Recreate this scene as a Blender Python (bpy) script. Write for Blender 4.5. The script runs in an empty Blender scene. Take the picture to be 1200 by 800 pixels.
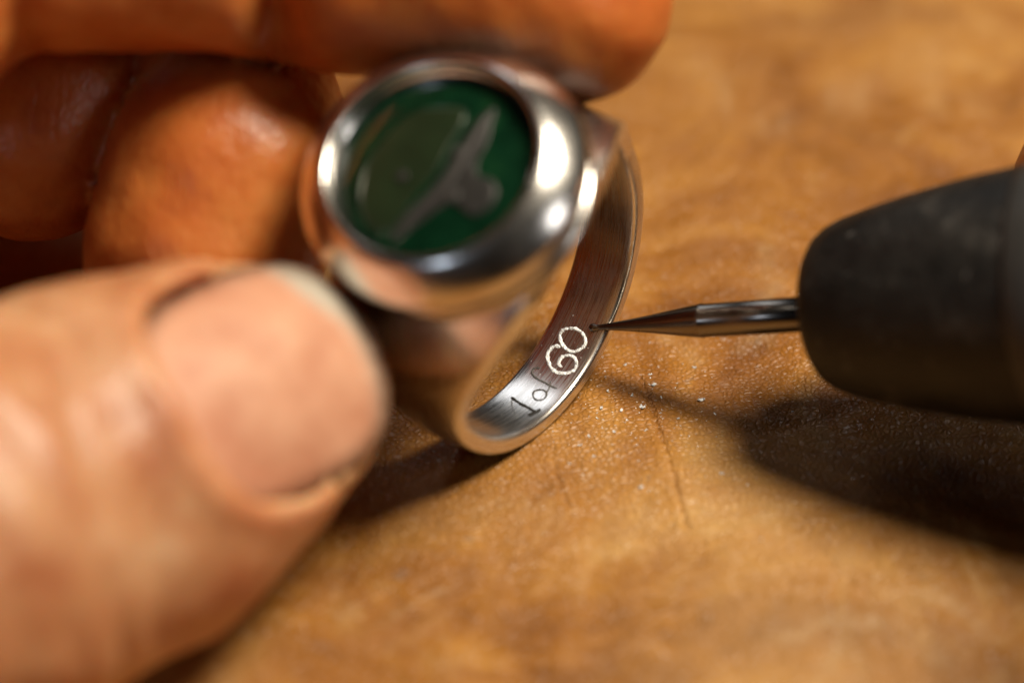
import bpy, bmesh, math, random
import numpy as np
from mathutils import Matrix, Vector, noise

# ------------------------------------------------------------------ frame of reference
# All modelling is done in millimetres in a frame that hangs on the lens (x right, y up, z towards the lens)
# and is then carried into the world (z up, leather at z = 0) in metres.
random.seed(7)
rng = np.random.default_rng(7)
MM = 0.001
FPX = 3960.0
ELEV = math.radians(36.0)
UP = np.array([0, math.cos(ELEV), math.sin(ELEV)])
FWD = np.array([0, math.sin(ELEV), -math.cos(ELEV)])
# ring frame: T tangent at the palm side, N out through the bezel, A along the finger hole
RC = np.array([0.42571188, 3.98920173, -210.86132225])
RT = np.array([0.48569008, 0.84022206, -0.24068245])
RN = np.array([-0.31925463, 0.42689374, 0.84603897])
RA = np.array([0.81360644, -0.33407375, 0.47558284])
R_IN, R_OUT, HALF_W = 9.95, 11.05, 2.1
TABLE = RC @ UP - math.hypot(RT @ UP, RN @ UP) * R_OUT - abs(RA @ UP) * HALF_W * 0.6
Y0 = RC @ FWD
MROT = np.stack([np.array([1., 0, 0]), FWD, UP])
MOFF = np.array([0, -Y0, -TABLE])

def world(P):
    P = np.atleast_2d(np.asarray(P, float))
    return (P @ MROT.T + MOFF) * MM

def spot(px, py, depth):
    """point seen at a photograph pixel at a given distance from the lens, mm"""
    return np.array([(px - 600) / FPX * depth, -(py - 400) / FPX * depth, -depth])

def table_spot(px, py, lift=0.0):
    r = np.array([(px - 600) / FPX, -(py - 400) / FPX, -1.0])
    return r * ((TABLE + lift) / (r @ UP))

# ------------------------------------------------------------------ camera, world, lamps, exposure
scene = bpy.context.scene
col = scene.collection
cam_d = bpy.data.cameras.new('camera')
cam = bpy.data.objects.new('camera', cam_d)
col.objects.link(cam)
cam_d.sensor_width = 36.0
cam_d.lens = FPX * 36.0 / 1200.0
cam_d.clip_start, cam_d.clip_end = 0.01, 10.0
R = Matrix(((1, 0, 0), (0, math.sin(ELEV), -math.cos(ELEV)), (0, math.cos(ELEV), math.sin(ELEV))))
cam.matrix_world = Matrix.Translation(Vector(world([0, 0, 0])[0])) @ R.to_4x4()
cam_d.dof.use_dof = True
cam_d.dof.focus_distance = 219.5 * MM
cam_d.dof.aperture_fstop = cam_d.lens / 9.5
scene.camera = cam

w = bpy.data.worlds.new('World')
scene.world = w
w.use_nodes = True
bg = w.node_tree.nodes['Background']
bg.inputs[0].default_value = (0.75, 0.62, 0.5, 1)
bg.inputs[1].default_value = 0.003

def lamp(name, loc, target, power, size, color, size_y=None):
    d = bpy.data.lights.new(name, 'AREA')
    d.energy, d.color = power, color
    d.shape = 'RECTANGLE' if size_y else 'DISK'
    d.size = size
    if size_y:
        d.size_y = size_y
    o = bpy.data.objects.new(name, d)
    col.objects.link(o)
    o.location = loc
    o.rotation_euler = (Vector(target) - Vector(loc)).to_track_quat('-Z', 'Y').to_euler()
    return o

lamp('bench_lamp', (0.138, -0.008, 0.312), (0.0, 0.0, 0.0), 1.95, 0.135, (1.0, 0.87, 0.68))
lamp('overhead_lamp', (-0.035, -0.045, 0.36), (-0.02, 0.0, 0.0), 0.02, 0.035, (1.0, 0.92, 0.80))
lamp('side_window', (0.27, -0.19, 0.19), (0.0, 0.0, 0.01), 0.12, 0.085, (1.0, 0.96, 0.92), 0.085)
lamp('left_window', (-0.20, -0.28, 0.20), (0.0, 0.0, 0.01), 0.06, 0.04, (0.74, 0.84, 1.0), 0.03)
lamp('band_reflection_light', (-0.045, 0.275, 0.275), (0.0, 0.0, 0.0), 0.11, 0.08, (0.95, 0.97, 1.0), 0.20)  # added area light, gives the inside of the band a bright reflection

scene.view_settings.view_transform = 'Standard'
scene.view_settings.look = 'None'
scene.view_settings.exposure = 0.0
scene.view_settings.gamma = 1.0
scene.cycles.use_denoising = True
scene.cycles.max_bounces = 8
scene.cycles.caustics_reflective = False
scene.cycles.caustics_refractive = False
scene.cycles.sample_clamp_indirect = 4.0

# ------------------------------------------------------------------ helpers
def tag(o, label=None, cat=None, group=None, kind=None):
    for k, v in (('label', label), ('category', cat), ('group', group), ('kind', kind)):
        if v:
            o[k] = v
    return o

def mesh_obj(name, verts, faces, mat, parent=None, smooth=True, already_world=False):
    v = np.asarray(verts, float)
    v = v if already_world else world(v)
    origin = v.mean(0)
    if parent is not None:
        origin = np.array(parent.get('_o', (0, 0, 0)))
    me = bpy.data.meshes.new(name)
    me.from_pydata([tuple(q) for q in (v - origin)], [], [tuple(int(i) for i in f) for f in faces])
    me.update()
    if smooth:
        me.polygons.foreach_set('use_smooth', [True] * len(me.polygons))
    me.materials.append(mat)
    o = bpy.data.objects.new(name, me)
    col.objects.link(o)
    if parent is None:
        o.location = origin
        o['_o'] = tuple(float(x) for x in origin)
    else:
        o.parent = parent
        o['_o'] = tuple(float(x) for x in origin)
    return o

def empty(name, at_mm):
    o = bpy.data.objects.new(name, None)
    col.objects.link(o)
    p = world(at_mm)[0]
    o.location = p
    o.empty_display_size = 0.005
    o['_o'] = tuple(float(x) for x in p)
    return o

def fix_normals(o):
    bm = bmesh.new()
    bm.from_mesh(o.data)
    bmesh.ops.recalc_face_normals(bm, faces=bm.faces)
    bm.to_mesh(o.data)
    bm.free()
    return o

def grid_faces(n, m, close_n=False, close_m=False):
    f = []
    for i in range(n if close_n else n - 1):
        for j in range(m if close_m else m - 1):
            a, b = i, (i + 1) % n
            c, d = j, (j + 1) % m
            f.append((a * m + c, b * m + c, b * m + d, a * m + d))
    return f

def sstep(a, b, x):
    t = np.clip((x - a) / (b - a), 0, 1)
    return t * t * (3 - 2 * t)

def frame_of(axis, ref=(0, 0, 1.0)):
    a = np.asarray(axis, float); a = a / np.linalg.norm(a)
    r = np.asarray(ref, float)
    b = np.cross(a, r); b /= np.linalg.norm(b)
    return a, b, np.cross(a, b)

def lathe(origin, axis, profile, seg=64, cap=True):
    a, b, c = frame_of(axis)
    v = []
    for s, r in profile:
        for k in range(seg):
            t = 2 * math.pi * k / seg
            v.append(origin + a * s + r * (math.cos(t) * b + math.sin(t) * c))
    f = grid_faces(len(profile), seg, False, True)
    if cap:
        v += [origin + a * profile[0][0], origin + a * profile[-1][0]]
        n = len(v)
        L = (len(profile) - 1) * seg
        for k in range(seg):
            f.append((n - 2, (k + 1) % seg, k))
            f.append((n - 1, L + k, L + (k + 1) % seg))
    return np.array(v), f

def spline(pts, n=8, closed=False):
    p = np.asarray(pts, float)
    if closed:
        q = np.vstack([p[-1], p, p[0], p[1]])
    else:
        q = np.vstack([2 * p[0] - p[1], p, 2 * p[-1] - p[-2]])
    out = []
    for i in range(1, len(q) - 2):
        for k in range(n):
            t = k / n
            out.append(0.5 * ((2 * q[i]) + (q[i + 1] - q[i - 1]) * t + (2 * q[i - 1] - 5 * q[i] + 4 * q[i + 1] - q[i + 2]) * t * t
                              + (-q[i - 1] + 3 * q[i] - 3 * q[i + 1] + q[i + 2]) * t ** 3))
    if not closed:
        out.append(q[-2])
    return np.array(out)

# ------------------------------------------------------------------ materials
def mat_new(name):
    m = bpy.data.materials.new(name)
    m.use_nodes = True
    nt = m.node_tree
    return m, nt, nt.nodes['Principled BSDF'], nt.nodes.new('ShaderNodeTexCoord').outputs['Object']

def N_(nt, kind, **kw):
    n = nt.nodes.new(kind)
    for k, v in kw.items():
        setattr(n, k, v)
    return n

def tex_noise(nt, co, scale, detail=4, rough=0.55, dist=0.0):
    n = N_(nt, 'ShaderNodeTexNoise')
    n.inputs['Scale'].default_value = scale
    n.inputs['Detail'].default_value = detail
    n.inputs['Roughness'].default_value = rough
    n.inputs['Distortion'].default_value = dist
    nt.links.new(co, n.inputs['Vector'])
    return n.outputs['Fac']

def ramp(nt, fac, stops):
    r = N_(nt, 'ShaderNodeValToRGB')
    e = r.color_ramp.elements
    while len(e) < len(stops):
        e.new(0.5)
    for el, (p, c) in zip(e, stops):
        el.position = p
        el.color = (*c, 1) if len(c) == 3 else c
    nt.links.new(fac, r.inputs[0])
    return r.outputs[0]

def mix(nt, fac, a, b, mode='MIX'):
    n = N_(nt, 'ShaderNodeMix', data_type='RGBA', blend_type=mode)
    for s, v in ((n.inputs[0], fac), (n.inputs[6], a), (n.inputs[7], b)):
        if isinstance(v, (int, float)):
            s.default_value = v
        elif isinstance(v, tuple):
            s.default_value = (*v, 1)
        else:
            nt.links.new(v, s)
    return n.outputs[2]

def math_(nt, op, a, b=None):
    n = N_(nt, 'ShaderNodeMath', operation=op)
    for s, v in zip(n.inputs, (a, b)):
        if v is None:
            continue
        if isinstance(v, (int, float)):
            s.default_value = v
        else:
            nt.links.new(v, s)
    return n.outputs[0]

def bump(nt, h, strength, dist, prev=None):
    b = N_(nt, 'ShaderNodeBump')
    b.inputs['Strength'].default_value = strength
    b.inputs['Distance'].default_value = dist
    nt.links.new(h, b.inputs['Height'])
    if prev is not None:
        nt.links.new(prev, b.inputs['Normal'])
    return b.outputs[0]

def scaled(nt, co, s):
    mp = N_(nt, 'ShaderNodeMapping')
    mp.inputs['Scale'].default_value = s
    nt.links.new(co, mp.inputs[0])
    return mp.outputs[0]

def make_leather():
    m, nt, p, co = mat_new('worn_tan_leather')
    big = tex_noise(nt, co, 55, 6, 0.62, 0.9)
    c = ramp(nt, big, [(0.34, (0.15, 0.047, 0.004)), (0.47, (0.33, 0.130, 0.017)), (0.56, (0.46, 0.212, 0.042)), (0.68, (0.58, 0.33, 0.11))])
    mid = tex_noise(nt, co, 210, 4, 0.6)
    c = mix(nt, math_(nt, 'MULTIPLY', ramp(nt, mid, [(0.42, (0, 0, 0)), (0.68, (1, 1, 1))]), 0.5), c, (0.30, 0.12, 0.028))
    # pale scuffs
    sc = tex_noise(nt, scaled(nt, co, (1.0, 0.45, 1.0)), 120, 6, 0.7, 1.6)
    c = mix(nt, math_(nt, 'MULTIPLY', ramp(nt, sc, [(0.55, (0, 0, 0)), (0.70, (1, 1, 1))]), 0.4), c, (0.60, 0.38, 0.15))
    # greyish rubbed areas, scuffs and dirt laid along their own lines
    rub = tex_noise(nt, co, 21, 3, 0.5, 0.4)
    c = mix(nt, math_(nt, 'MULTIPLY', ramp(nt, rub, [(0.50, (0, 0, 0)), (0.66, (1, 1, 1))]), 0.3), c, (0.52, 0.33, 0.14))
    a1 = N_(nt, 'ShaderNodeAttribute', attribute_name='scuff').outputs['Fac']
    c = mix(nt, math_(nt, 'MULTIPLY', a1, 0.22), c, (0.66, 0.50, 0.30))
    a2 = N_(nt, 'ShaderNodeAttribute', attribute_name='dirt').outputs['Fac']
    c = mix(nt, math_(nt, 'MULTIPLY', a2, 0.35), c, (0.075, 0.03, 0.012))
    # grey metal grime
    gr = tex_noise(nt, co, 330, 3, 0.5)
    c = mix(nt, math_(nt, 'MULTIPLY', ramp(nt, gr, [(0.70, (0, 0, 0)), (0.76, (1, 1, 1))]), 0.5), c, (0.16, 0.15, 0.15))
    v = N_(nt, 'ShaderNodeTexVoronoi', feature='DISTANCE_TO_EDGE')
    warp = N_(nt, 'ShaderNodeTexNoise')
    warp.inputs['Scale'].default_value = 700
    nt.links.new(co, warp.inputs['Vector'])
    vm = N_(nt, 'ShaderNodeVectorMath', operation='MULTIPLY_ADD')
    nt.links.new(warp.outputs['Color'], vm.inputs[0])
    vm.inputs[1].default_value = (0.0008, 0.0008, 0.0008)
    nt.links.new(co, vm.inputs[2])
    v.inputs['Scale'].default_value = 2500
    nt.links.new(vm.outputs[0], v.inputs['Vector'])
    grain = ramp(nt, v.outputs['Distance'], [(0.0, (0, 0, 0)), (0.28, (1, 1, 1))])
    c = mix(nt, math_(nt, 'MULTIPLY', math_(nt, 'SUBTRACT', 1.0, grain), 0.24), c, (0.17, 0.065, 0.014))
    nt.links.new(c, p.inputs['Base Color'])
    b = bump(nt, grain, 0.65, 0.00011)
    b = bump(nt, tex_noise(nt, co, 520, 4, 0.6), 0.5, 0.0006, b)
    nt.links.new(b, p.inputs['Normal'])
    rr = ramp(nt, mid, [(0.3, (0.32,) * 3), (0.7, (0.52,) * 3)])
    nt.links.new(rr, p.inputs['Roughness'])
    p.inputs['Specular IOR Level'].default_value = 0.45
    return m

def make_skin():
    m, nt, p, co = mat_new('skin')
    n1 = tex_noise(nt, co, 170, 6, 0.66)
    back = ramp(nt, n1, [(0.32, (0.36, 0.125, 0.05)), (0.45, (0.46, 0.215, 0.10)), (0.56, (0.53, 0.285, 0.145)), (0.70, (0.61, 0.40, 0.24))])
    pad_bounce = ramp(nt, n1, [(0.3, (0.40, 0.092, 0.014)), (0.5, (0.53, 0.155, 0.028)), (0.72, (0.62, 0.24, 0.06))])  # redder finger skin, with the warm bounce off the leather painted in
    at = N_(nt, 'ShaderNodeAttribute', attribute_name='finger_pad_bounce')
    c = mix(nt, at.outputs['Fac'], back, pad_bounce)
    n2 = tex_noise(nt, co, 600, 3, 0.6)
    c = mix(nt, math_(nt, 'MULTIPLY', n2, 0.25), c, (0.40, 0.12, 0.05))
    nt.links.new(c, p.inputs['Base Color'])
    p.inputs['Subsurface Weight'].default_value = 0.65
    p.inputs['Subsurface Radius'].default_value = (1.0, 0.32, 0.14)
    p.inputs['Subsurface Scale'].default_value = 0.0035
    p.inputs['Roughness'].default_value = 0.38
    p.inputs['Specular IOR Level'].default_value = 0.4
    v = N_(nt, 'ShaderNodeTexVoronoi', feature='DISTANCE_TO_EDGE')
    v.inputs['Scale'].default_value = 1300
    nt.links.new(scaled(nt, co, (1.0, 0.6, 0.8)), v.inputs['Vector'])
    cells = ramp(nt, v.outputs['Distance'], [(0, (0, 0, 0)), (0.25, (1, 1, 1))])
    b = bump(nt, cells, 0.3, 0.00008)
    lines = tex_noise(nt, scaled(nt, co, (1.0, 0.25, 0.25)), 700, 4, 0.6, 0.8)
    b = bump(nt, lines, 0.22, 0.0006, b)
    nt.links.new(b, p.inputs['Normal'])
    return m

def make_nail():
    m, nt, p, co = mat_new('finger_nail')
    at = N_(nt, 'ShaderNodeAttribute', attribute_name='free_edge')
    n1 = tex_noise(nt, co, 220, 3, 0.6)
    c = ramp(nt, n1, [(0.35, (0.49, 0.225, 0.135)), (0.65, (0.60, 0.325, 0.21))])
    c = mix(nt, at.outputs['Fac'], c, (0.46, 0.42, 0.35))
    gr = N_(nt, 'ShaderNodeAttribute', attribute_name='grime')
    c = mix(nt, math_(nt, 'MULTIPLY', gr.outputs['Fac'], math_(nt, 'MULTIPLY', tex_noise(nt, co, 900, 3, 0.6), 1.7)), c, (0.10, 0.055, 0.03))
    nt.links.new(c, p.inputs['Base Color'])
    p.inputs['Subsurface Weight'].default_value = 0.2
    p.inputs['Subsurface Radius'].default_value = (1, 0.4, 0.25)
    p.inputs['Subsurface Scale'].default_value = 0.001
    p.inputs['Roughness'].default_value = 0.52
    p.inputs['Specular IOR Level'].default_value = 0.3
    b = bump(nt, n1, 0.4, 0.0009)
    nt.links.new(b, p.inputs['Normal'])
    return m

def make_silver(name, rough, streak=None, color=(0.82, 0.80, 0.77), wear=0.06):
    m, nt, p, co = mat_new(name)
    p.inputs['Metallic'].default_value = 1.0
    n1 = tex_noise(nt, co, 500, 4, 0.6)
    c = mix(nt, math_(nt, 'MULTIPLY', n1, 0.35), color, tuple(x * 0.72 for x in color))
    nt.links.new(c, p.inputs['Base Color'])
    r = ramp(nt, n1, [(0.3, (rough,) * 3), (0.75, (rough + wear,) * 3)])
    nt.links.new(r, p.inputs['Roughness'])
    if streak:
        s = tex_noise(nt, scaled(nt, N_(nt, 'ShaderNodeAttribute', attribute_name='band_uv').outputs['Vector'], streak), 1.0, 3, 0.65)
        nt.links.new(bump(nt, s, 0.07, 0.00006), p.inputs['Normal'])
        r2 = ramp(nt, s, [(0.3, (rough,) * 3), (0.7, (rough + 0.16,) * 3)])
        nt.links.new(r2, p.inputs['Roughness'])
    return m

def make_plain(name, color, rough, metallic=0.0, bump_scale=None, bstr=0.3, vary=0.3, coat=0.0):
    m, nt, p, co = mat_new(name)
    n1 = tex_noise(nt, co, bump_scale or 300, 4, 0.6)
    c = mix(nt, n1, tuple(x * (1 - vary) for x in color), tuple(min(1, x * (1 + vary)) for x in color))
    nt.links.new(c, p.inputs['Base Color'])
    p.inputs['Roughness'].default_value = rough
    p.inputs['Metallic'].default_value = metallic
    p.inputs['Coat Weight'].default_value = coat
    p.inputs['Coat Roughness'].default_value = 0.05
    if bump_scale:
        nt.links.new(bump(nt, n1, bstr, 0.0004), p.inputs['Normal'])
    return m

def make_rubber():
    m, nt, p, co = mat_new('scuffed_black_rubber')
    n1 = tex_noise(nt, co, 160, 5, 0.65)
    dust = tex_noise(nt, co, 1100, 2, 0.5)
    c = ramp(nt, n1, [(0.42, (0.005, 0.0047, 0.0045)), (0.55, (0.012, 0.011, 0.010)), (0.68, (0.06, 0.055, 0.050))])
    c = mix(nt, math_(nt, 'MULTIPLY', ramp(nt, dust, [(0.68, (0, 0, 0)), (0.74, (1, 1, 1))]), 0.3), c, (0.18, 0.17, 0.16))
    nt.links.new(c, p.inputs['Base Color'])
    p.inputs['Specular IOR Level'].default_value = 0.35
    rr = ramp(nt, n1, [(0.3, (0.42,) * 3), (0.7, (0.65,) * 3)])
    nt.links.new(rr, p.inputs['Roughness'])
    nt.links.new(bump(nt, tex_noise(nt, co, 1500, 3, 0.6), 0.35, 0.0003), p.inputs['Normal'])
    return m

def make_enamel():
    m, nt, p, co = mat_new('green_enamel')
    n1 = tex_noise(nt, co, 260, 5, 0.65)
    c = ramp(nt, n1, [(0.35, (0.001, 0.009, 0.004)), (0.55, (0.003, 0.024, 0.010)), (0.7, (0.008, 0.040, 0.014))])
    nt.links.new(c, p.inputs['Base Color'])
    p.inputs['Roughness'].default_value = 0.2
    p.inputs['Coat Weight'].default_value = 1.0
    p.inputs['Coat Roughness'].default_value = 0.04
    return m

M = dict(leather=make_leather(), skin=make_skin(), nail=make_nail(),
         silver=make_silver('polished_silver', 0.20), band=make_silver('brushed_silver', 0.20, (0.25, 9.0, 4.0)),
         burr=make_plain('bright_silver_burr', (0.86, 0.90, 0.97), 0.45, 0.5, 4000, 0.6, 0.12),
         groove=make_plain('dark_engraved_cut', (0.010, 0.009, 0.008), 0.7, 0.0, 4000, 0.4),
         scratch=make_plain('grey_engraved_cut', (0.09, 0.085, 0.08), 0.55, 0.1, 4000, 0.4),
         steel=make_silver('dark_tool_steel', 0.22, None, (0.22, 0.20, 0.18)),
         rubber=make_rubber(), enamel=make_enamel(),
         inlay=make_plain('grey_inlay', (0.026, 0.025, 0.024), 0.45, 0.2, 700, 0.3, 0.6),
         olive=make_plain('olive_reflection', (0.012, 0.023, 0.009), 0.35, 0.1, 350, 0.3, 0.6),
         collar=make_plain('dark_grey_collar', (0.03, 0.029, 0.028), 0.5, 0.1, 500, 0.2),
         stud=make_plain('pale_stud', (0.058, 0.056, 0.054), 0.4, 0.3, 500, 0.2))

# ------------------------------------------------------------------ leather work surface
def axis_steps(lo, hi, flo, fhi, fine, coarse):
    out = [flo]
    while out[-1] < fhi:
        out.append(out[-1] + fine)
    s, x = fine, out[-1]
    while x < hi:
        s = min(s * 1.12, coarse); x += s; out.append(x)
    s, x = fine, flo
    while x > lo:
        s = min(s * 1.12, coarse); x -= s; out.insert(0, x)
    return np.array(out)

def px_to_table(pts):
    return np.array([world(table_spot(*q))[0][:2] / MM for q in pts])

CRACKS = [([(748, 440), (762, 470), (772, 505), (781, 530), (792, 570), (804, 615)], 0.20, 0.17),
          ([(640, 512), (648, 528), (652, 552), (668, 600)], 0.16, 0.15),
          ([(1010, 480), (900, 497), (820, 500)], 0.10, 0.5),
          ([(430, 745), (470, 710), (520, 680)], -0.10, 0.45),
          ([(560, 600), (600, 660), (612, 730)], 0.10, 0.8),
          ([(690, 600), (705, 680), (700, 790)], 0.10, 1.0),
          ([(930, 600), (1000, 680), (1100, 720)], 0.10, 1.0)]

SCUFFS = [([(400, 780), (430, 745), (470, 708), (522, 682)], 0.30), ([(445, 760), (480, 742), (520, 741)], 0.35), ([(250, 770), (262, 800)], 0.4),
          ([(920, 745), (990, 722), (1060, 735), (1100, 770)], 0.8), ([(1040, 690), (1110, 700), (1160, 745)], 0.6), ([(960, 800), (985, 750)], 0.5),
          ([(880, 400), (905, 340), (900, 290)], 0.9), ([(820, 80), (900, 130), (1000, 110)], 1.6), ([(1040, 60), (1120, 100)], 1.8), ([(770, 390), (800, 400), (820, 420)], 0.5)]

def line_dist(X, Y, p):
    best = np.full(X.shape, 1e9)
    for a, b in zip(p[:-1], p[1:]):
        d = b - a
        t = np.clip(((X - a[0]) * d[0] + (Y - a[1]) * d[1]) / (d @ d), 0, 1)
        best = np.minimum(best, np.hypot(X - a[0] - t * d[0], Y - a[1] - t * d[1]))
    return best

def build_leather():
    dirt = scuff = 0
    xs = axis_steps(-190, 190, -2, 20, 0.16, 9)
    ys = axis_steps(-120, 230, -20, 6, 0.2, 9)
    X, Y = np.meshgrid(xs, ys, indexing='ij')
    Z = np.empty_like(X)
    for i in range(X.shape[0]):
        for j in range(X.shape[1]):
            x, y = X[i, j], Y[i, j]
            z = 0.55 * noise.noise(Vector((x / 7.5 + 0.05 * y, y / 22, 1.3))) + 0.3 * noise.noise(Vector((x / 16, y / 12, 4.3))) + 0.16 * noise.noise(Vector((x / 4.5, y / 4.0, 7.7)))
            z += 0.05 * noise.noise(Vector((x / 1.5, y / 1.3, 3.1)))
            Z[i, j] = z
    for pts, depth, wid in CRACKS:
        p = spline(px_to_table(pts), 6)
        best = line_dist(X, Y, p)
        if depth > 0.2:
            dirt = np.maximum(dirt, np.exp(-(best / (wid * 0.8)) ** 2))
        Z -= depth * np.exp(-(best / wid) ** 2) - 0.35 * depth * np.exp(-((best - 2.2 * wid) / (1.3 * wid)) ** 2)
    low = world(RC - (RT * (RT @ UP) + RN * (RN @ UP)) / math.hypot(RT @ UP, RN @ UP) * R_OUT)[0] / MM
    near = np.exp(-(((X - low[0]) / 7) ** 2 + ((Y - low[1]) / 7) ** 2))
    Z = Z * (1 - 0.85 * near) - 0.35 * (1 - near)
    grit = np.array([noise.noise(Vector((x / 0.9, y / 0.9, 5.5))) for x, y in zip(X.ravel(), Y.ravel())]).reshape(X.shape)
    for pts, wid in SCUFFS:
        scuff = np.maximum(scuff, np.exp(-(line_dist(X, Y, spline(px_to_table(pts), 5)) / wid) ** 2))
    scuff = np.clip(scuff * (0.55 + 1.1 * grit), 0, 1)
    dirt = np.clip(dirt * (0.7 + 0.9 * grit), 0, 1)
    v = np.stack([X, Y, Z], -1).reshape(-1, 3)
    n, m = X.shape
    f = grid_faces(n, m)
    nv = len(v)
    # underside and edge: a 3 mm thick hide
    ring_idx = [i * m for i in range(n)] + [(n - 1) * m + j for j in range(1, m)] + [i * m + m - 1 for i in range(n - 2, -1, -1)] + list(range(m - 2, 0, -1))
    bot = [(v[k][0], v[k][1], -3.4) for k in ring_idx]
    v = np.vstack([v, bot])
    L = len(ring_idx)
    for k in range(L):
        f.append((ring_idx[k], nv + k, nv + (k + 1) % L, ring_idx[(k + 1) % L]))
    f.append(tuple(range(nv, nv + L)))
    o = mesh_obj('leather_surface', v * MM, f, M['leather'], None, True, True)
    for nm, arr in (('scuff', scuff), ('dirt', dirt)):
        o.data.attributes.new(nm, 'FLOAT', 'POINT').data.foreach_set('value', np.concatenate([arr.ravel(), np.zeros(L)]))
    tag(o, 'worn tan leather bench surface with creases and fine grain', 'leather', None, 'structure')
    return fix_normals(o)

leather = build_leather()

# ------------------------------------------------------------------ signet ring
def ring_pt(t, a, n):
    return RC + RT * t + RA * a + RN * n

def cyl_pt(phi, a, r):
    s, c = np.sin(np.radians(phi)), np.cos(np.radians(phi))
    return RC + r * (s * RT - c * RN) + RA * a

ring = empty('signet_ring', cyl_pt(-30, 0, R_OUT))
tag(ring, 'polished silver signet ring with green enamel face being engraved inside its band', 'ring')

def build_band():
    phis = np.linspace(-180, 180, 181)[:-1]
    sec = []
    prof_n = 7
    for ph in phis:
        k = float(sstep(85, 140, abs(ph)))
        hw = float(np.interp(abs(ph), [0, 75, 88, 100, 110, 123, 136, 146, 157, 170, 180], [2.1, 2.1, 2.2, 2.7, 3.4, 4.6, 5.8, 6.7, 7.4, 7.8, 7.9]))
        th = (R_OUT - R_IN) + 0.55 * k
        rc = 0.28
        loop = []
        for (ca, cr, a0) in ((hw - rc, R_IN + rc, -90), (hw - rc, R_IN + th - rc, 0), (-hw + rc, R_IN + th - rc, 90), (-hw + rc, R_IN + rc, 180)):
            for q in range(4):
                an = math.radians(a0 + 30 * q)
                loop.append((ca + rc * math.cos(an), cr + rc * math.sin(an)))
        # extra points keep the flats flat
        full = []
        for i, (a, r) in enumerate(loop):
            full.append((a, r))
            b = loop[(i + 1) % len(loop)]
            if i % 4 == 3:
                for t in (0.15, 0.5, 0.85):
                    aa, rr_ = a + (b[0] - a) * t, r + (b[1] - r) * t
                    if i == 7:
                        rr_ += 0.25 * (1 - (2 * t - 1) ** 2) * (0.4 + 0.6 * k)
                    full.append((aa, rr_))
        sec.append([cyl_pt(ph, a, r) for a, r in full])
    m = len(sec[0])
    v = np.array(sec).reshape(-1, 3)
    f = grid_faces(len(phis), m, True, True)
    o = mesh_obj('band', v, f, M['band'], ring)
    uv = np.array([(math.radians(ph) * R_IN, (q - RC) @ RA, np.hypot((q - RC) @ RT, (q - RC) @ RN)) for ph, row in zip(phis, sec) for q in row])
    o.data.attributes.new('band_uv', 'FLOAT_VECTOR', 'POINT').data.foreach_set('vector', uv.ravel())
    return fix_normals(o)

band = build_band()

def build_head():
    # radius, height along N: base saddle, collar, groove, bezel, bevel, inner lip, seat of the enamel
    prof = [(7.55, None), (7.6, 10.6), (7.7, 10.9), (8.05, 11.05), (8.2, 11.25), (8.22, 11.65), (8.1, 11.9), (7.5, 12.0), (7.45, 12.2), (7.7, 12.32),
            (8.2, 12.4), (8.55, 12.65), (8.70, 13.0), (8.66, 13.4), (8.42, 13.85), (8.0, 14.35), (7.5, 14.85), (7.05, 15.22), (6.7, 15.44), (6.45, 15.47),
            (6.32, 15.36), (6.25, 15.1), (6.25, 14.1)]
    seg = 96
    v = []
    for r, h in prof:
        for k in range(seg):
            t = 2 * math.pi * k / seg
            x, y = r * math.cos(t), r * 1.06 * math.sin(t) - (0.35 if (h or 0) > 12.3 else 0.0)
            hh = h
            if h is None:
                hh = math.sqrt(max((R_IN + 0.55) ** 2 - x * x, 0))
            elif h < 10.5:
                base = math.sqrt(max((R_IN + 1.0) ** 2 - x * x, 0)) - 0.2
                hh = min(h, max(base, h - 2.2))
            v.append(ring_pt(x, y, hh))
    f = grid_faces(len(prof), seg, False, True)
    n = len(v)
    v.append(ring_pt(0, -0.35, 14.1))
    L = (len(prof) - 1) * seg
    for k in range(seg):
        f.append((n, L + (k + 1) % seg, L + k))
    # underside: the roof of the finger hole
    nn = 9
    base = len(v)
    for i in range(1, nn):
        s = 1 - i / nn
        for k in range(seg):
            t = 2 * math.pi * k / seg
            x, y = 7.55 * s * math.cos(t), 7.55 * 1.06 * s * math.sin(t)
            v.append(ring_pt(x, y, math.sqrt((R_IN + 0.55) ** 2 - x * x)))
    prev = 0
    for i in range(nn - 1):
        cur = base + i * seg
        for k in range(seg):
            f.append((prev + (k + 1) % seg, prev + k, cur + k, cur + (k + 1) % seg))
        prev = cur
    v.append(ring_pt(0, 0, R_IN + 0.55))
    for k in range(seg):
        f.append((len(v) - 1, prev + (k + 1) % seg, prev + k))
    return fix_normals(mesh_obj('bezel', np.array(v), f, M['silver'], ring))

bezel = build_head()

def dome(x, y):
    return 14.30 + 0.35 * (1 - (x * x + y * y) / 36.0)

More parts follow.
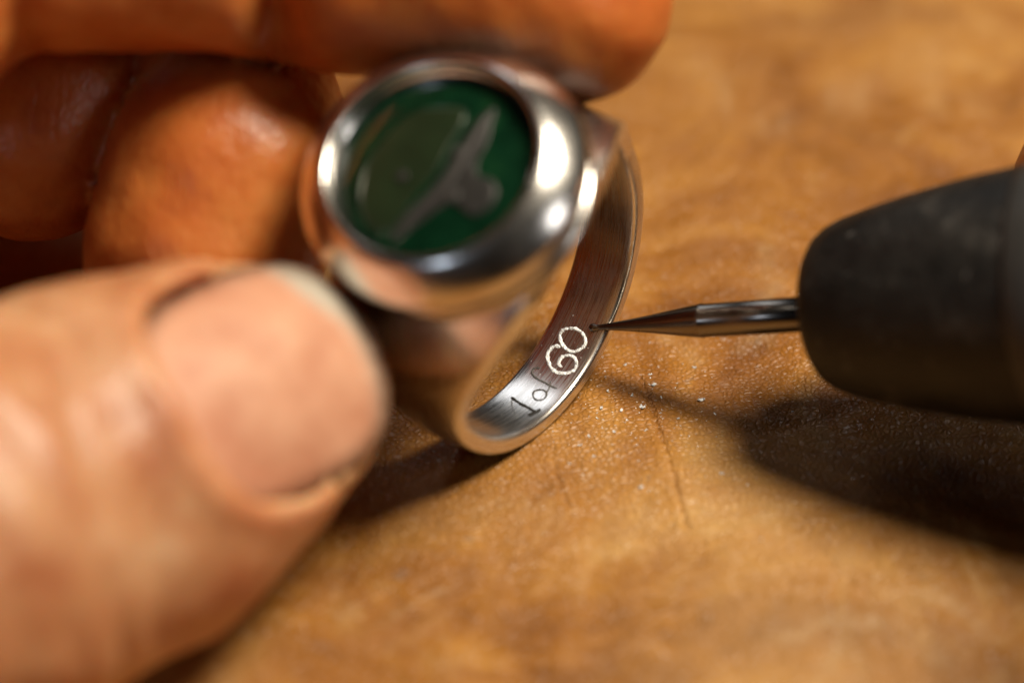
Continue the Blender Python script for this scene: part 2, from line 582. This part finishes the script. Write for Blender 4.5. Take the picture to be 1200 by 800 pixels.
def build_face():
    seg, rings_ = 72, 10
    v = [ring_pt(0, -0.35, dome(0, 0))]
    for i in range(1, rings_ + 1):
        for k in range(seg):
            t = 2 * math.pi * k / seg
            r = 6.24 * i / rings_
            x, y = r * math.cos(t), r * 1.06 * math.sin(t)
            v.append(ring_pt(x, y - 0.35, dome(x, y)))
    f = [(0, 1 + k, 1 + (k + 1) % seg) for k in range(seg)]
    for i in range(rings_ - 1):
        a, b = 1 + i * seg, 1 + (i + 1) * seg
        f += [(a + k, b + k, b + (k + 1) % seg, a + (k + 1) % seg) for k in range(seg)]
    low = len(v)
    for k in range(seg):
        t = 2 * math.pi * k / seg
        v.append(ring_pt(6.24 * math.cos(t), 6.24 * 1.06 * math.sin(t) - 0.35, 14.12))
    a = 1 + (rings_ - 1) * seg
    f += [(a + k, low + k, low + (k + 1) % seg, a + (k + 1) % seg) for k in range(seg)]
    f.append(tuple(range(low, low + seg)))
    return fix_normals(mesh_obj('enamel_face', np.array(v), f, M['enamel'], ring))

face = build_face()

def inlay(name, outline, mat, lift, shift=(0.15, 0.45), scale=1.02):
    """thin plate let into the enamel, following its dome"""
    p = spline([(a * scale + shift[0], b * scale + shift[1]) for a, b in outline], 5, True)
    c = p.mean(0)
    v, n = [], len(p)
    lv = [0.0, 0.35, 0.7, 0.93, 1.0]
    for s in lv[1:]:
        for q in p:
            x, y = c + (q - c) * s
            v.append(ring_pt(x, y, dome(x, y) + lift * (1 if s < 1 else 0.6)))
    for q in p:
        v.append(ring_pt(q[0], q[1], dome(*q) - 0.05))
    v.append(ring_pt(c[0], c[1], dome(*c) + lift))
    f = grid_faces(len(lv), n, False, True)
    f += [(len(v) - 1, k, (k + 1) % n) for k in range(n)]
    return fix_normals(mesh_obj(name, np.array(v), f, mat, face))

o = inlay('reflection_plate', [(3.6, -1.9), (2.3, -4.1), (-1.2, -5.0), (-4.0, -4.0), (-5.2, -2.2), (-4.6, -1.2), (-2.5, -0.9), (-0.6, -0.5), (1.3, -0.6), (3.4, -0.75)], M['olive'], 0.04)  # reflection in the glossy enamel, painted as a thin olive plate
o['label'] = 'dull olive reflection painted onto the enamel'
o = inlay('emblem_figure', [(4.5, 0.6), (3.4, 1.05), (2.2, 1.45), (0.9, 1.55), (0.2, 2.1), (0.3, 2.9), (-0.2, 3.6), (-1.2, 3.75), (-2.1, 3.1), (-2.0, 2.2),
                            (-1.9, 1.4), (-3.4, 0.4), (-5.4, -0.75), (-4.7, -1.0), (-3.4, -0.75), (-1.8, -0.2), (-0.5, 0.1), (1.4, 0.0), (3.3, 0.1)], M['inlay'], 0.09)
o['label'] = 'grey dart-shaped emblem figure'
o = inlay('emblem_ridge', [(4.1, 0.55), (1.3, 0.85), (-0.8, 0.9), (-1.9, 0.5), (-4.7, -0.75), (-1.8, 0.05), (1.3, 0.3)], M['stud'], 0.13)
o['label'] = 'paler ridge along the emblem figure'
for (a, b, r) in ((1.1, 0.25, 0.42), (-1.5, 1.3, 0.45), (-1.5, -2.3, 0.35)):
    o = inlay('emblem_stud', [(a + r * math.cos(t), b + r * math.sin(t)) for t in np.linspace(0, 2 * math.pi, 7)[:-1]], M['stud'] if b > 0 else M['inlay'], 0.16)

# engraved words "1 of 60" on the inside of the band
def stroke(name, pts, rad, mat, lift, closed=False, wob=0.18, seg=7):
    q = [(ph, (a - 0.6) * 0.95 + 0.12) for ph, a in pts]
    p = spline(q, 7, closed)
    P = np.array([cyl_pt(ph, a, R_IN - lift) for ph, a in p])
    n = len(P)
    v = []
    for i in range(n):
        t = P[(i + 1) % n] - P[i - 1] if closed else P[min(i + 1, n - 1)] - P[max(i - 1, 0)]
        t /= np.linalg.norm(t) + 1e-9
        ph = math.radians(p[i][0])
        nrm = -(math.sin(ph) * RT - math.cos(ph) * RN)
        side = np.cross(t, nrm); side /= np.linalg.norm(side)
        end = 1.0 if closed else min(1.0, 0.45 + 0.35 * min(i, n - 1 - i))
        w1 = noise.noise(Vector((i * 0.45 + pts[0][0] * 7, 0.5, 1.7))) * 2.2
        rr = rad * end * (1 + wob * w1 + 0.06 * rng.normal())
        off = side * rad * 0.35 * noise.noise(Vector((i * 0.6, pts[0][0] * 3, 9.1)))
        for k in range(seg):
            an = 2 * math.pi * k / seg
            v.append(P[i] + off * 0.5 + side * rr * math.cos(an) + nrm * rr * (0.34 + 0.05 * rng.normal()) * math.sin(an))
    f = grid_faces(n, seg, closed, True)
    if not closed:
        f.append(tuple(range(seg))); f.append(tuple(range((n - 1) * seg, n * seg))[::-1])
    return np.array(v), f

def engrave(name, strokes, mat, label):
    V, Fc = [], []
    for st in strokes:
        v, f = stroke(name, *st)
        k = sum(len(x) for x in V)
        V.append(v); Fc += [tuple(i + k for i in q) for q in f]
    o = fix_normals(mesh_obj(name, np.vstack(V), Fc, mat, band, smooth=True))
    o['label'] = label

G = M['groove']; S_ = M['scratch']; B = M['burr']
engrave('engraved_numeral', [([(-30.4, -0.5), (-31.6, .33), (-32.0, 1.08), (-32.7, 1.8)], .125, G, .02),
                             ([(-36.3, 1.62), (-33.5, 1.78), (-30.2, 1.87)], .14, G, .02)], G, 'dark cut numeral 1')
engrave('engraved_flag', [([(-30.6, -0.45), (-35.0, .15), (-38.6, .9)], .035, S_, .01)], S_, 'thin scratched flag of the numeral 1')
engrave('engraved_letter', [([(-21.15, .87), (-23.0, .48), (-25.5, .65), (-26.7, 1.13), (-24.8, 1.46), (-21.9, 1.32)], .07, S_, .01, True)], S_, 'thin cut letter o')
engrave('engraved_letter', [([(-12.6, -0.35), (-13.8, -.72), (-16.0, -.64), (-17.3, -.11), (-17.7, .63), (-18.1, 1.16), (-18.0, 1.7)], .075, S_, .01),
                            ([(-22.4, 1.31), (-19.3, 1.19), (-16.0, .92)], .055, S_, .01)], S_, 'thin cut letter f')
engrave('engraved_numeral', [([(-1.87, .05), (-2.2, -.38), (-5.0, -.56), (-7.9, -.3), (-10.8, .31), (-11.6, .99), (-10.45, 1.57), (-8.15, 1.9), (-5.5, 1.82), (-3.45, 1.39),
                              (-3.64, .89), (-5.5, .55), (-8.1, .63), (-8.9, 1.0)], .135, B, .005, False, .2)], B, 'bright burred numeral 6')
engrave('engraved_numeral', [([(5.68, -.23), (6.9, .3), (6.76, .85), (5.3, 1.34), (3.0, 1.62), (.4, 1.47), (-1.5, 1.1), (-1.5, .49), (.13, -.09), (2.33, -.43), (4.25, -.44)], .13, B, .005, True, .2)], B, 'bright burred numeral 0')

# ------------------------------------------------------------------ rotary engraving handpiece with bur
TIP = cyl_pt(9.66, 0.62, R_IN - 0.27)
tip_d = -TIP[2]
TIP = spot(694, 384, tip_d)
t1 = spot(940, 368, tip_d - 6.6)
TAX = (t1 - TIP) / np.linalg.norm(t1 - TIP)
tool = empty('engraving_handpiece', TIP)
tag(tool, 'black rubber handpiece with a thin steel bur touching the inside of the ring', 'engraving tool')
s_nose = float((spot(944, 367, tip_d - 6.6) - TIP) @ TAX) + 0.9
bur_prof = [(-0.22, 0.05), (-0.15, 0.2), (0.0, 0.28), (0.2, 0.26), (0.35, 0.19), (0.6, 0.17), (1.2, 0.24), (2.5, 0.38), (4.2, 0.60), (5.8, 0.84), (7.0, 1.02), (7.7, 1.10),
            (7.85, 1.12), (8.0, 1.07), (10.5, 1.10), (s_nose + 3, 1.12)]
bur = fix_normals(mesh_obj('bur', *lathe(TIP, TAX, bur_prof, 32), M['steel'], tool))
hp = [(0.0, 1.5), (0.02, 2.4), (0.05, 3.4), (0.2, 4.1), (0.6, 4.7), (1.2, 5.15), (2.2, 5.6), (4.0, 6.1), (6.5, 6.7), (9.0, 7.2), (11.0, 7.55), (14, 7.95),
      (20, 8.6), (30, 9.0), (45, 9.1), (70, 9.4), (95, 9.2), (97, 8.6), (97.5, 6.0)]
axis_h = TAX
body = fix_normals(mesh_obj('grip_sleeve', *lathe(TIP + TAX * s_nose + np.array([0, 0.25, 0]), axis_h, hp, 72), M['rubber'], tool))
body['label'] = 'scuffed black rubber sleeve'
cl = fix_normals(mesh_obj('collar', *lathe(TIP + TAX * s_nose + np.array([0, 0.25, 0]), axis_h,
                 [(14.6, 7.8), (14.7, 8.15), (15.0, 8.3), (16.6, 8.45), (17.0, 8.4), (17.1, 8.1)], 72), M['collar'], body))
cl['label'] = 'dark grey ring around the sleeve'

# ------------------------------------------------------------------ hands: one continuous skin each, from a distance field
def cone(P, a, b, ra, rb, squash=None):
    ab = b - a
    t = np.clip(((P - a) @ ab) / (ab @ ab), 0, 1)
    q = P - a - t[..., None] * ab
    if squash is not None:
        n, k = squash
        q = q + (q @ n)[..., None] * n * (k - 1)
    return np.sqrt((q * q).sum(-1)) - (ra + (rb - ra) * t)

def smin(a, b, k):
    h = np.clip(0.5 + 0.5 * (b - a) / k, 0, 1)
    return b + (a - b) * h - k * h * (1 - h)

def chain(P, joints, k=1.2, squash=None):
    d = None
    for (a, ra), (b, rb) in zip(joints[:-1], joints[1:]):
        c = cone(P, a, b, ra, rb, squash)
        d = c if d is None else smin(d, c, k)
    return d

def surface_net(field, lo, h):
    nx, ny, nz = field.shape
    s = field < 0
    cell = np.zeros((nx - 1, ny - 1, nz - 1), int)
    acc = np.zeros(cell.shape + (3,)); cnt = np.zeros(cell.shape)
    corners = [(i, j, k) for i in (0, 1) for j in (0, 1) for k in (0, 1)]
    sub = {c: field[c[0]:nx - 1 + c[0], c[1]:ny - 1 + c[1], c[2]:nz - 1 + c[2]] for c in corners}
    for c0 in corners:
        for ax in range(3):
            if c0[ax]:
                continue
            c1 = list(c0); c1[ax] = 1; c1 = tuple(c1)
            f0, f1 = sub[c0], sub[c1]
            cr = (f0 < 0) != (f1 < 0)
            t = np.where(cr, f0 / np.where(cr, f0 - f1, 1), 0)
            for d in range(3):
                acc[..., d] += np.where(cr, c0[d] + (t if d == ax else 0), 0)
            cnt += cr
    act = cnt > 0
    idx = np.full(cell.shape, -1)
    idx[act] = np.arange(act.sum())
    pos = np.argwhere(act) + acc[act] / cnt[act][:, None]
    V = np.asarray(lo) + pos * h
    faces = []
    for ax in range(3):
        a0 = [slice(None)] * 3; a1 = [slice(None)] * 3
        a0[ax] = slice(0, -1); a1[ax] = slice(1, None)
        cr = s[tuple(a0)] != s[tuple(a1)]
        o1, o2 = [d for d in range(3) if d != ax]
        I = np.argwhere(cr)
        I = I[(I[:, o1] > 0) & (I[:, o2] > 0) & (I[:, o1] < cell.shape[o1]) & (I[:, o2] < cell.shape[o2])]
        flip = s[I[:, 0], I[:, 1], I[:, 2]]
        def at(d1, d2):
            J = I.copy(); J[:, o1] -= d1; J[:, o2] -= d2
            return idx[J[:, 0], J[:, 1], J[:, 2]]
        q = np.stack([at(0, 0), at(1, 0), at(1, 1), at(0, 1)], 1)
        if ax == 1:
            flip = ~flip
        q[flip] = q[flip][:, ::-1]
        faces.append(q)
    return V, np.vstack(faces)

# thumb frame
THUMB = [(spot(-520, 800, 176), 14.0), (spot(-60, 625, 188), 12.2), (spot(140, 545, 194), 10.8), (spot(240, 490, 197.5), 9.0), (spot(316, 455, 200), 7.3)]
th_a = THUMB[4][0] - THUMB[1][0]; th_a /= np.linalg.norm(th_a)
V_ = np.array([0, 0, 1.0])
th_n = V_ - (V_ @ th_a) * th_a; th_n /= np.linalg.norm(th_n)
th_b = np.cross(th_n, th_a)                       # towards the upper edge of the thumb
roll = math.radians(5)
th_n, th_b = math.cos(roll) * th_n + math.sin(roll) * th_b, math.cos(roll) * th_b - math.sin(roll) * th_n
NAIL_O = spot(271, 476, 198.5)
NAIL_H, NAIL_R, UL, VL = 6.9, 10.5, 7.9, 6.9

def nail_height(u, v):
    return NAIL_H + np.sqrt(np.maximum(NAIL_R ** 2 - v * v, 1)) - NAIL_R - 0.018 * np.maximum(u + 3, 0) ** 2

def nail_outline(u, v):
    return (np.abs(u / UL) ** 3.0 + np.abs(v / VL) ** 3.0) ** (1 / 3.0) - 1

def left_hand_field(P, want_pad_bounce=False):
    th = chain(P, THUMB, 2.0, (th_n, 1.12))
    L = P - NAIL_O
    u, v, wv = L @ th_a, L @ th_b, L @ th_n
    o = nail_outline(u, v)
    # skin swells round the nail, and the nail lies in a bed cut into it
    mm_o = o * 6.8
    ridge = np.exp(-((mm_o - 0.9) / 0.8) ** 2) * sstep(3.0, -2.0, u) * (wv > 0)
    th = th - 0.5 * ridge
    bed = np.maximum(nail_height(u, v) - 0.4 - wv, (o - 0.02) * 6.8)
    th = np.maximum(th, -bed * 0.8)
    # wrinkles over the thumb joint
    for uu, dp in ((-12.0, .2), (-14.4, .35), (-15.6, .25), (-18.2, .3), (-21.9, .35)):
        th = th + dp * np.exp(-((u - uu - 0.08 * v - 0.5 * np.sin(v * 0.6 + uu * 2.3)) / 0.5) ** 2) * (wv > 0) * (0.5 + 0.5 * np.sin(v * 0.45 + uu * 1.7))
    index = chain(P, [(spot(-560, 120, 206), 11.5), (spot(-130, -60, 200), 9.6), (spot(20, -112, 203), 8.9), (spot(170, -108, 206), 8.6), (spot(270, -92, 207), 7.9), (spot(320, -78, 207.5), 7.5),
                      (spot(400, -70, 208), 8.1), (spot(520, -55, 208), 7.9), (spot(600, -30, 207.5), 7.4), (spot(662, -4, 207.5), 6.7)], 1.0)
    for a, wd, dp in ((spot(316, -20, 202), 1.5, 2.6), (spot(20, 0, 198), 1.3, 1.2)):
        ax = np.array([1.0, 0.05, 0])
        index = index + dp * np.exp(-(((P - a) @ ax) / wd) ** 2) * sstep(9.0, 3.0, np.linalg.norm(P - a, axis=-1))
    middle = chain(P, [(spot(-600, 60, 226), 11.5), (spot(-120, -70, 234), 9.3), (spot(150, 10, 229), 8.0), (spot(280, 146, 217), 6.6), (spot(268, 205, 213.5), 7.5), (spot(238, 300, 213), 7.3), (spot(220, 360, 213.5), 6.4)], 1.5)
    ringf = chain(P, [(spot(-640, 160, 226), 11.0), (spot(-260, -20, 236), 9.0), (spot(-20, -40, 232), 8.0), (spot(100, 60, 222.5), 7.0), (spot(58, 120, 219), 7.3), (spot(38, 158, 218), 6.9)], 1.5)
    palm = cone(P, spot(-900, 150, 205), spot(-620, 300, 203), 26, 19)
    palm2 = cone(P, spot(-900, 150, 205), spot(-600, 90, 222), 26, 13)
    wrist = cone(P, spot(-900, 150, 205), spot(-1400, 250, 195), 26, 24)
    d = smin(index, smin(middle, ringf, 0.35), 0.3)
    if want_pad_bounce:
        return sstep(-2.5, 2.5, th - d)
    d = smin(d, th, 0.3)
    palm = smin(smin(palm, palm2, 6), wrist, 6)
    d = smin(d, palm, 5)
    x, y, z = P[..., 0], P[..., 1], P[..., 2]
    d = d + 0.10 * np.sin(x * 0.9 + 1.1 * np.sin(y * 0.7)) * np.sin(y * 0.8 + z * 0.6) + 0.05 * np.sin(x * 2.1 + y) * np.sin(z * 1.9 - y * 1.3)
    return d

def build_hand(name, field, lo, hi, h, label):
    ax = [np.arange(a, b, h) for a, b in zip(lo, hi)]
    out = np.empty([len(a) for a in ax], np.float64)
    for i in range(0, len(ax[0]), 12):
        P = np.stack(np.meshgrid(ax[0][i:i + 12], ax[1], ax[2], indexing='ij'), -1)
        out[i:i + 12] = field(P)
    out[0], out[-1] = np.maximum(out[0], 0.3), np.maximum(out[-1], 0.3)
    V, Fc = surface_net(out, lo, h)
    o = mesh_obj(name, V, Fc, M['skin'])
    pad_bounce = left_hand_field(V, True) if field is left_hand_field else np.full(len(V), 0.6)
    o.data.attributes.new('finger_pad_bounce', 'FLOAT', 'POINT').data.foreach_set('value', pad_bounce)
    tag(o, label, 'hand')
    return fix_normals(o)

hand = build_hand('hand', left_hand_field, (-84, -40, -252), (14, 48, -160), 0.55,
                  'bare hand pinching the signet ring between thumb and curled fingers')

def build_nail():
    nr, seg = 14, 72
    top, mask = [], []
    def pt(s, t, w):
        c, s_ = math.cos(t), math.sin(t)
        k = (abs(c) ** 3.0 + abs(s_) ** 3.0) ** (-1 / 3.0)
        u, v = UL * s * k * c, VL * s * k * s_
        return NAIL_O + th_a * u + th_b * v + th_n * (float(nail_height(np.array(u), np.array(v))) + w), u, v
    v, att = [], []
    c0 = pt(0, 0, 0); v.append(c0[0]); att.append(0.0)
    for i in range(1, nr + 1):
        for k in range(seg):
            q, u, vv = pt(i / nr, 2 * math.pi * k / seg, 0.0 if i < nr else -0.12)
            v.append(q)
            edge = u - (UL - 1.3 - 0.03 * vv * vv - 1.3 * float(sstep(0.0, 4.0, np.array(vv))))
            att.append(float(sstep(-0.9, 0.7, np.array(edge))) * (0.45 + 0.55 * float(sstep(-3.0, 3.0, np.array(vv)))))
    f = [(0, 1 + k, 1 + (k + 1) % seg) for k in range(seg)]
    for i in range(nr - 1):
        a, b = 1 + i * seg, 1 + (i + 1) * seg
        f += [(a + k, b + k, b + (k + 1) % seg, a + (k + 1) % seg) for k in range(seg)]
    low = len(v)
    for k in range(seg):
        v.append(pt(0.995, 2 * math.pi * k / seg, -0.6)[0]); att.append(att[1 + (nr - 1) * seg + k])
    a = 1 + (nr - 1) * seg
    f += [(a + k, low + k, low + (k + 1) % seg, a + (k + 1) % seg) for k in range(seg)]
    f.append(tuple(range(low, low + seg)))
    o = mesh_obj('thumbnail', np.array(v), f, M['nail'], hand)
    at = o.data.attributes.new('free_edge', 'FLOAT', 'POINT')
    at.data.foreach_set('value', att)
    rim_ = [0.0] + [float(sstep(0.80, 1.0, np.array((1 + k // 72) / 14))) for k in range(14 * 72)] + [1.0] * 72
    o.data.attributes.new('grime', 'FLOAT', 'POINT').data.foreach_set('value', rim_)
    o['label'] = 'pinkish thumbnail with a pale grey free edge'
    return fix_normals(o)

build_nail()

H0 = TIP + np.array([0, 0.25, 0])
h_back = -(V_ - (V_ @ TAX) * TAX); h_back /= np.linalg.norm(h_back)      # away from the lens, square to the handpiece
h_up = np.cross(TAX, h_back); h_up = h_up if h_up[1] > 0 else -h_up
def grip(s_, up, back):
    return H0 + TAX * s_ + h_up * up + h_back * back

def right_hand_field(P):
    index = chain(P, [(grip(92, 6, 14), 12), (grip(70, 12, 14), 9.2), (grip(50, 8.5, 15), 8), (grip(38, 6.8, 14.2), 7.2), (grip(31, 6.2, 13.0), 6.3)], 1.5)
    thumb = chain(P, [(grip(95, -10, -8), 12), (grip(75, -5, -16), 10), (grip(62, -1, -17.5), 8.5), (grip(55, 0, -16.3), 7.4)], 1.5)
    middle = chain(P, [(grip(95, -10, 14), 12), (grip(74, -16, 8), 9.0), (grip(62, -16.5, 2), 8), (grip(54, -15.2, 0), 6.8)], 1.5)
    palm = smin(cone(P, grip(96, -2, 12), grip(100, -14, 8), 14, 15), cone(P, grip(100, -14, 8), grip(98, -12, -8), 15, 12), 5)
    return smin(smin(smin(index, thumb, 0.4), middle, 0.4), palm, 5)

build_hand('hand', right_hand_field, (24, -52, -252), (124, 52, -128), 0.9,
           'fingertip of the other hand gripping the black handpiece')

# ------------------------------------------------------------------ silver filings
def chip(size):
    """a small curled shaving"""
    n = random.randint(4, 6)
    bend, wdt, th = random.uniform(0.8, 2.2), size * random.uniform(0.3, 0.6), size * 0.12
    v = []
    for i in range(n):
        t = (i / (n - 1) - 0.5) * bend
        r = size / bend
        for (a, b) in ((-1, 0), (1, 0), (1, 1), (-1, 1)):
            wv = wdt * (0.4 + 0.6 * math.cos(t * 1.2)) * random.uniform(0.7, 1.1)
            rr = r - b * th
            v.append((rr * math.sin(t), a * wv * 0.5, r - rr * math.cos(t)))
    f = grid_faces(n, 4, False, True) + [(0, 1, 2, 3), tuple(range(4 * n - 4, 4 * n))[::-1]]
    return np.array(v), f

def leather_z(x, y):
    hit, loc, nrm, i = leather.ray_cast(Vector((x, y, 0.02)) - leather.location, Vector((0, 0, -1)))
    return (loc.z + leather.location.z) if hit else 0.0

bpy.context.view_layer.update()
BIG = [(822, 463, .42), (766, 448, .32), (753, 476, .34), (762, 435, .25), (741, 462, .24), (712, 458, .22), (728, 480, .24), (700, 490, .2), (690, 510, .22), (757, 502, .2),
       (846, 548, .24), (751, 568, .3), (795, 486, .2), (733, 425, .2), (680, 520, .24), (814, 425, .22), (720, 505, .2), (775, 462, .2), (705, 478, .26), (668, 540, .2), (838, 478, .18), (696, 532, .2)]
def put_chip(px, py, size):
    p = world(table_spot(px, py))[0]
    v, f = chip(size)
    rx = Matrix.Rotation(random.uniform(-0.5, 0.5), 3, 'X') @ Matrix.Rotation(random.uniform(-.4, .4), 3, 'Y')
    rz = Matrix.Rotation(random.uniform(0, 6.28), 3, 'Z')
    v = np.array([tuple(rz @ rx @ Vector(q)) for q in v]) * MM
    v = v + np.array([p[0], p[1], leather_z(p[0], p[1]) - v[:, 2].min() - 0.02 * MM])
    return v, f
for px, py, s in BIG:
    v, f = put_chip(px, py, s * 1.4)
    o = fix_normals(mesh_obj('silver_filing', v, f, M['burr'], None, False, True))
    tag(o, 'tiny bright silver filing lying on the tan leather below the bur', 'filing', 'silver filings scattered on the leather')
V, Fc = [], []
cnt = 0
for i in range(230):
    if i < 190:
        px, py = random.gauss(735, 55), random.gauss(482, 42)
    else:
        px, py = random.uniform(600, 900), random.uniform(420, 640)
    v, f = put_chip(px, py, random.uniform(.07, .17))
    V.append(v); Fc += [tuple(k + cnt for k in q) for q in f]; cnt += len(v)
for i in range(70):
    ph, a = random.gauss(-18, 16), random.uniform(-1.7, 1.75)
    v, f = chip(random.uniform(.04, .09))
    c0 = cyl_pt(ph, a, R_IN - 0.015)
    rz = np.array(Matrix.Rotation(random.uniform(0, 6.28), 3, 'Z'))
    v = v @ rz.T
    e_r = -(math.sin(math.radians(ph)) * RT - math.cos(math.radians(ph)) * RN)
    e_t = np.cross(RA, e_r)
    v = world(c0 + v[:, :1] * RA + v[:, 1:2] * e_t + v[:, 2:] * e_r)
    V.append(v); Fc += [tuple(k + cnt for k in q) for q in f]; cnt += len(v)
o = mesh_obj('silver_dust', np.vstack(V), Fc, M['burr'], None, False, True)
tag(o, 'fine sparkling silver dust strewn over the leather under the bur', 'dust', None, 'stuff')
fix_normals(o)
for o in bpy.data.objects:
    if '_o' in o:
        del o['_o']
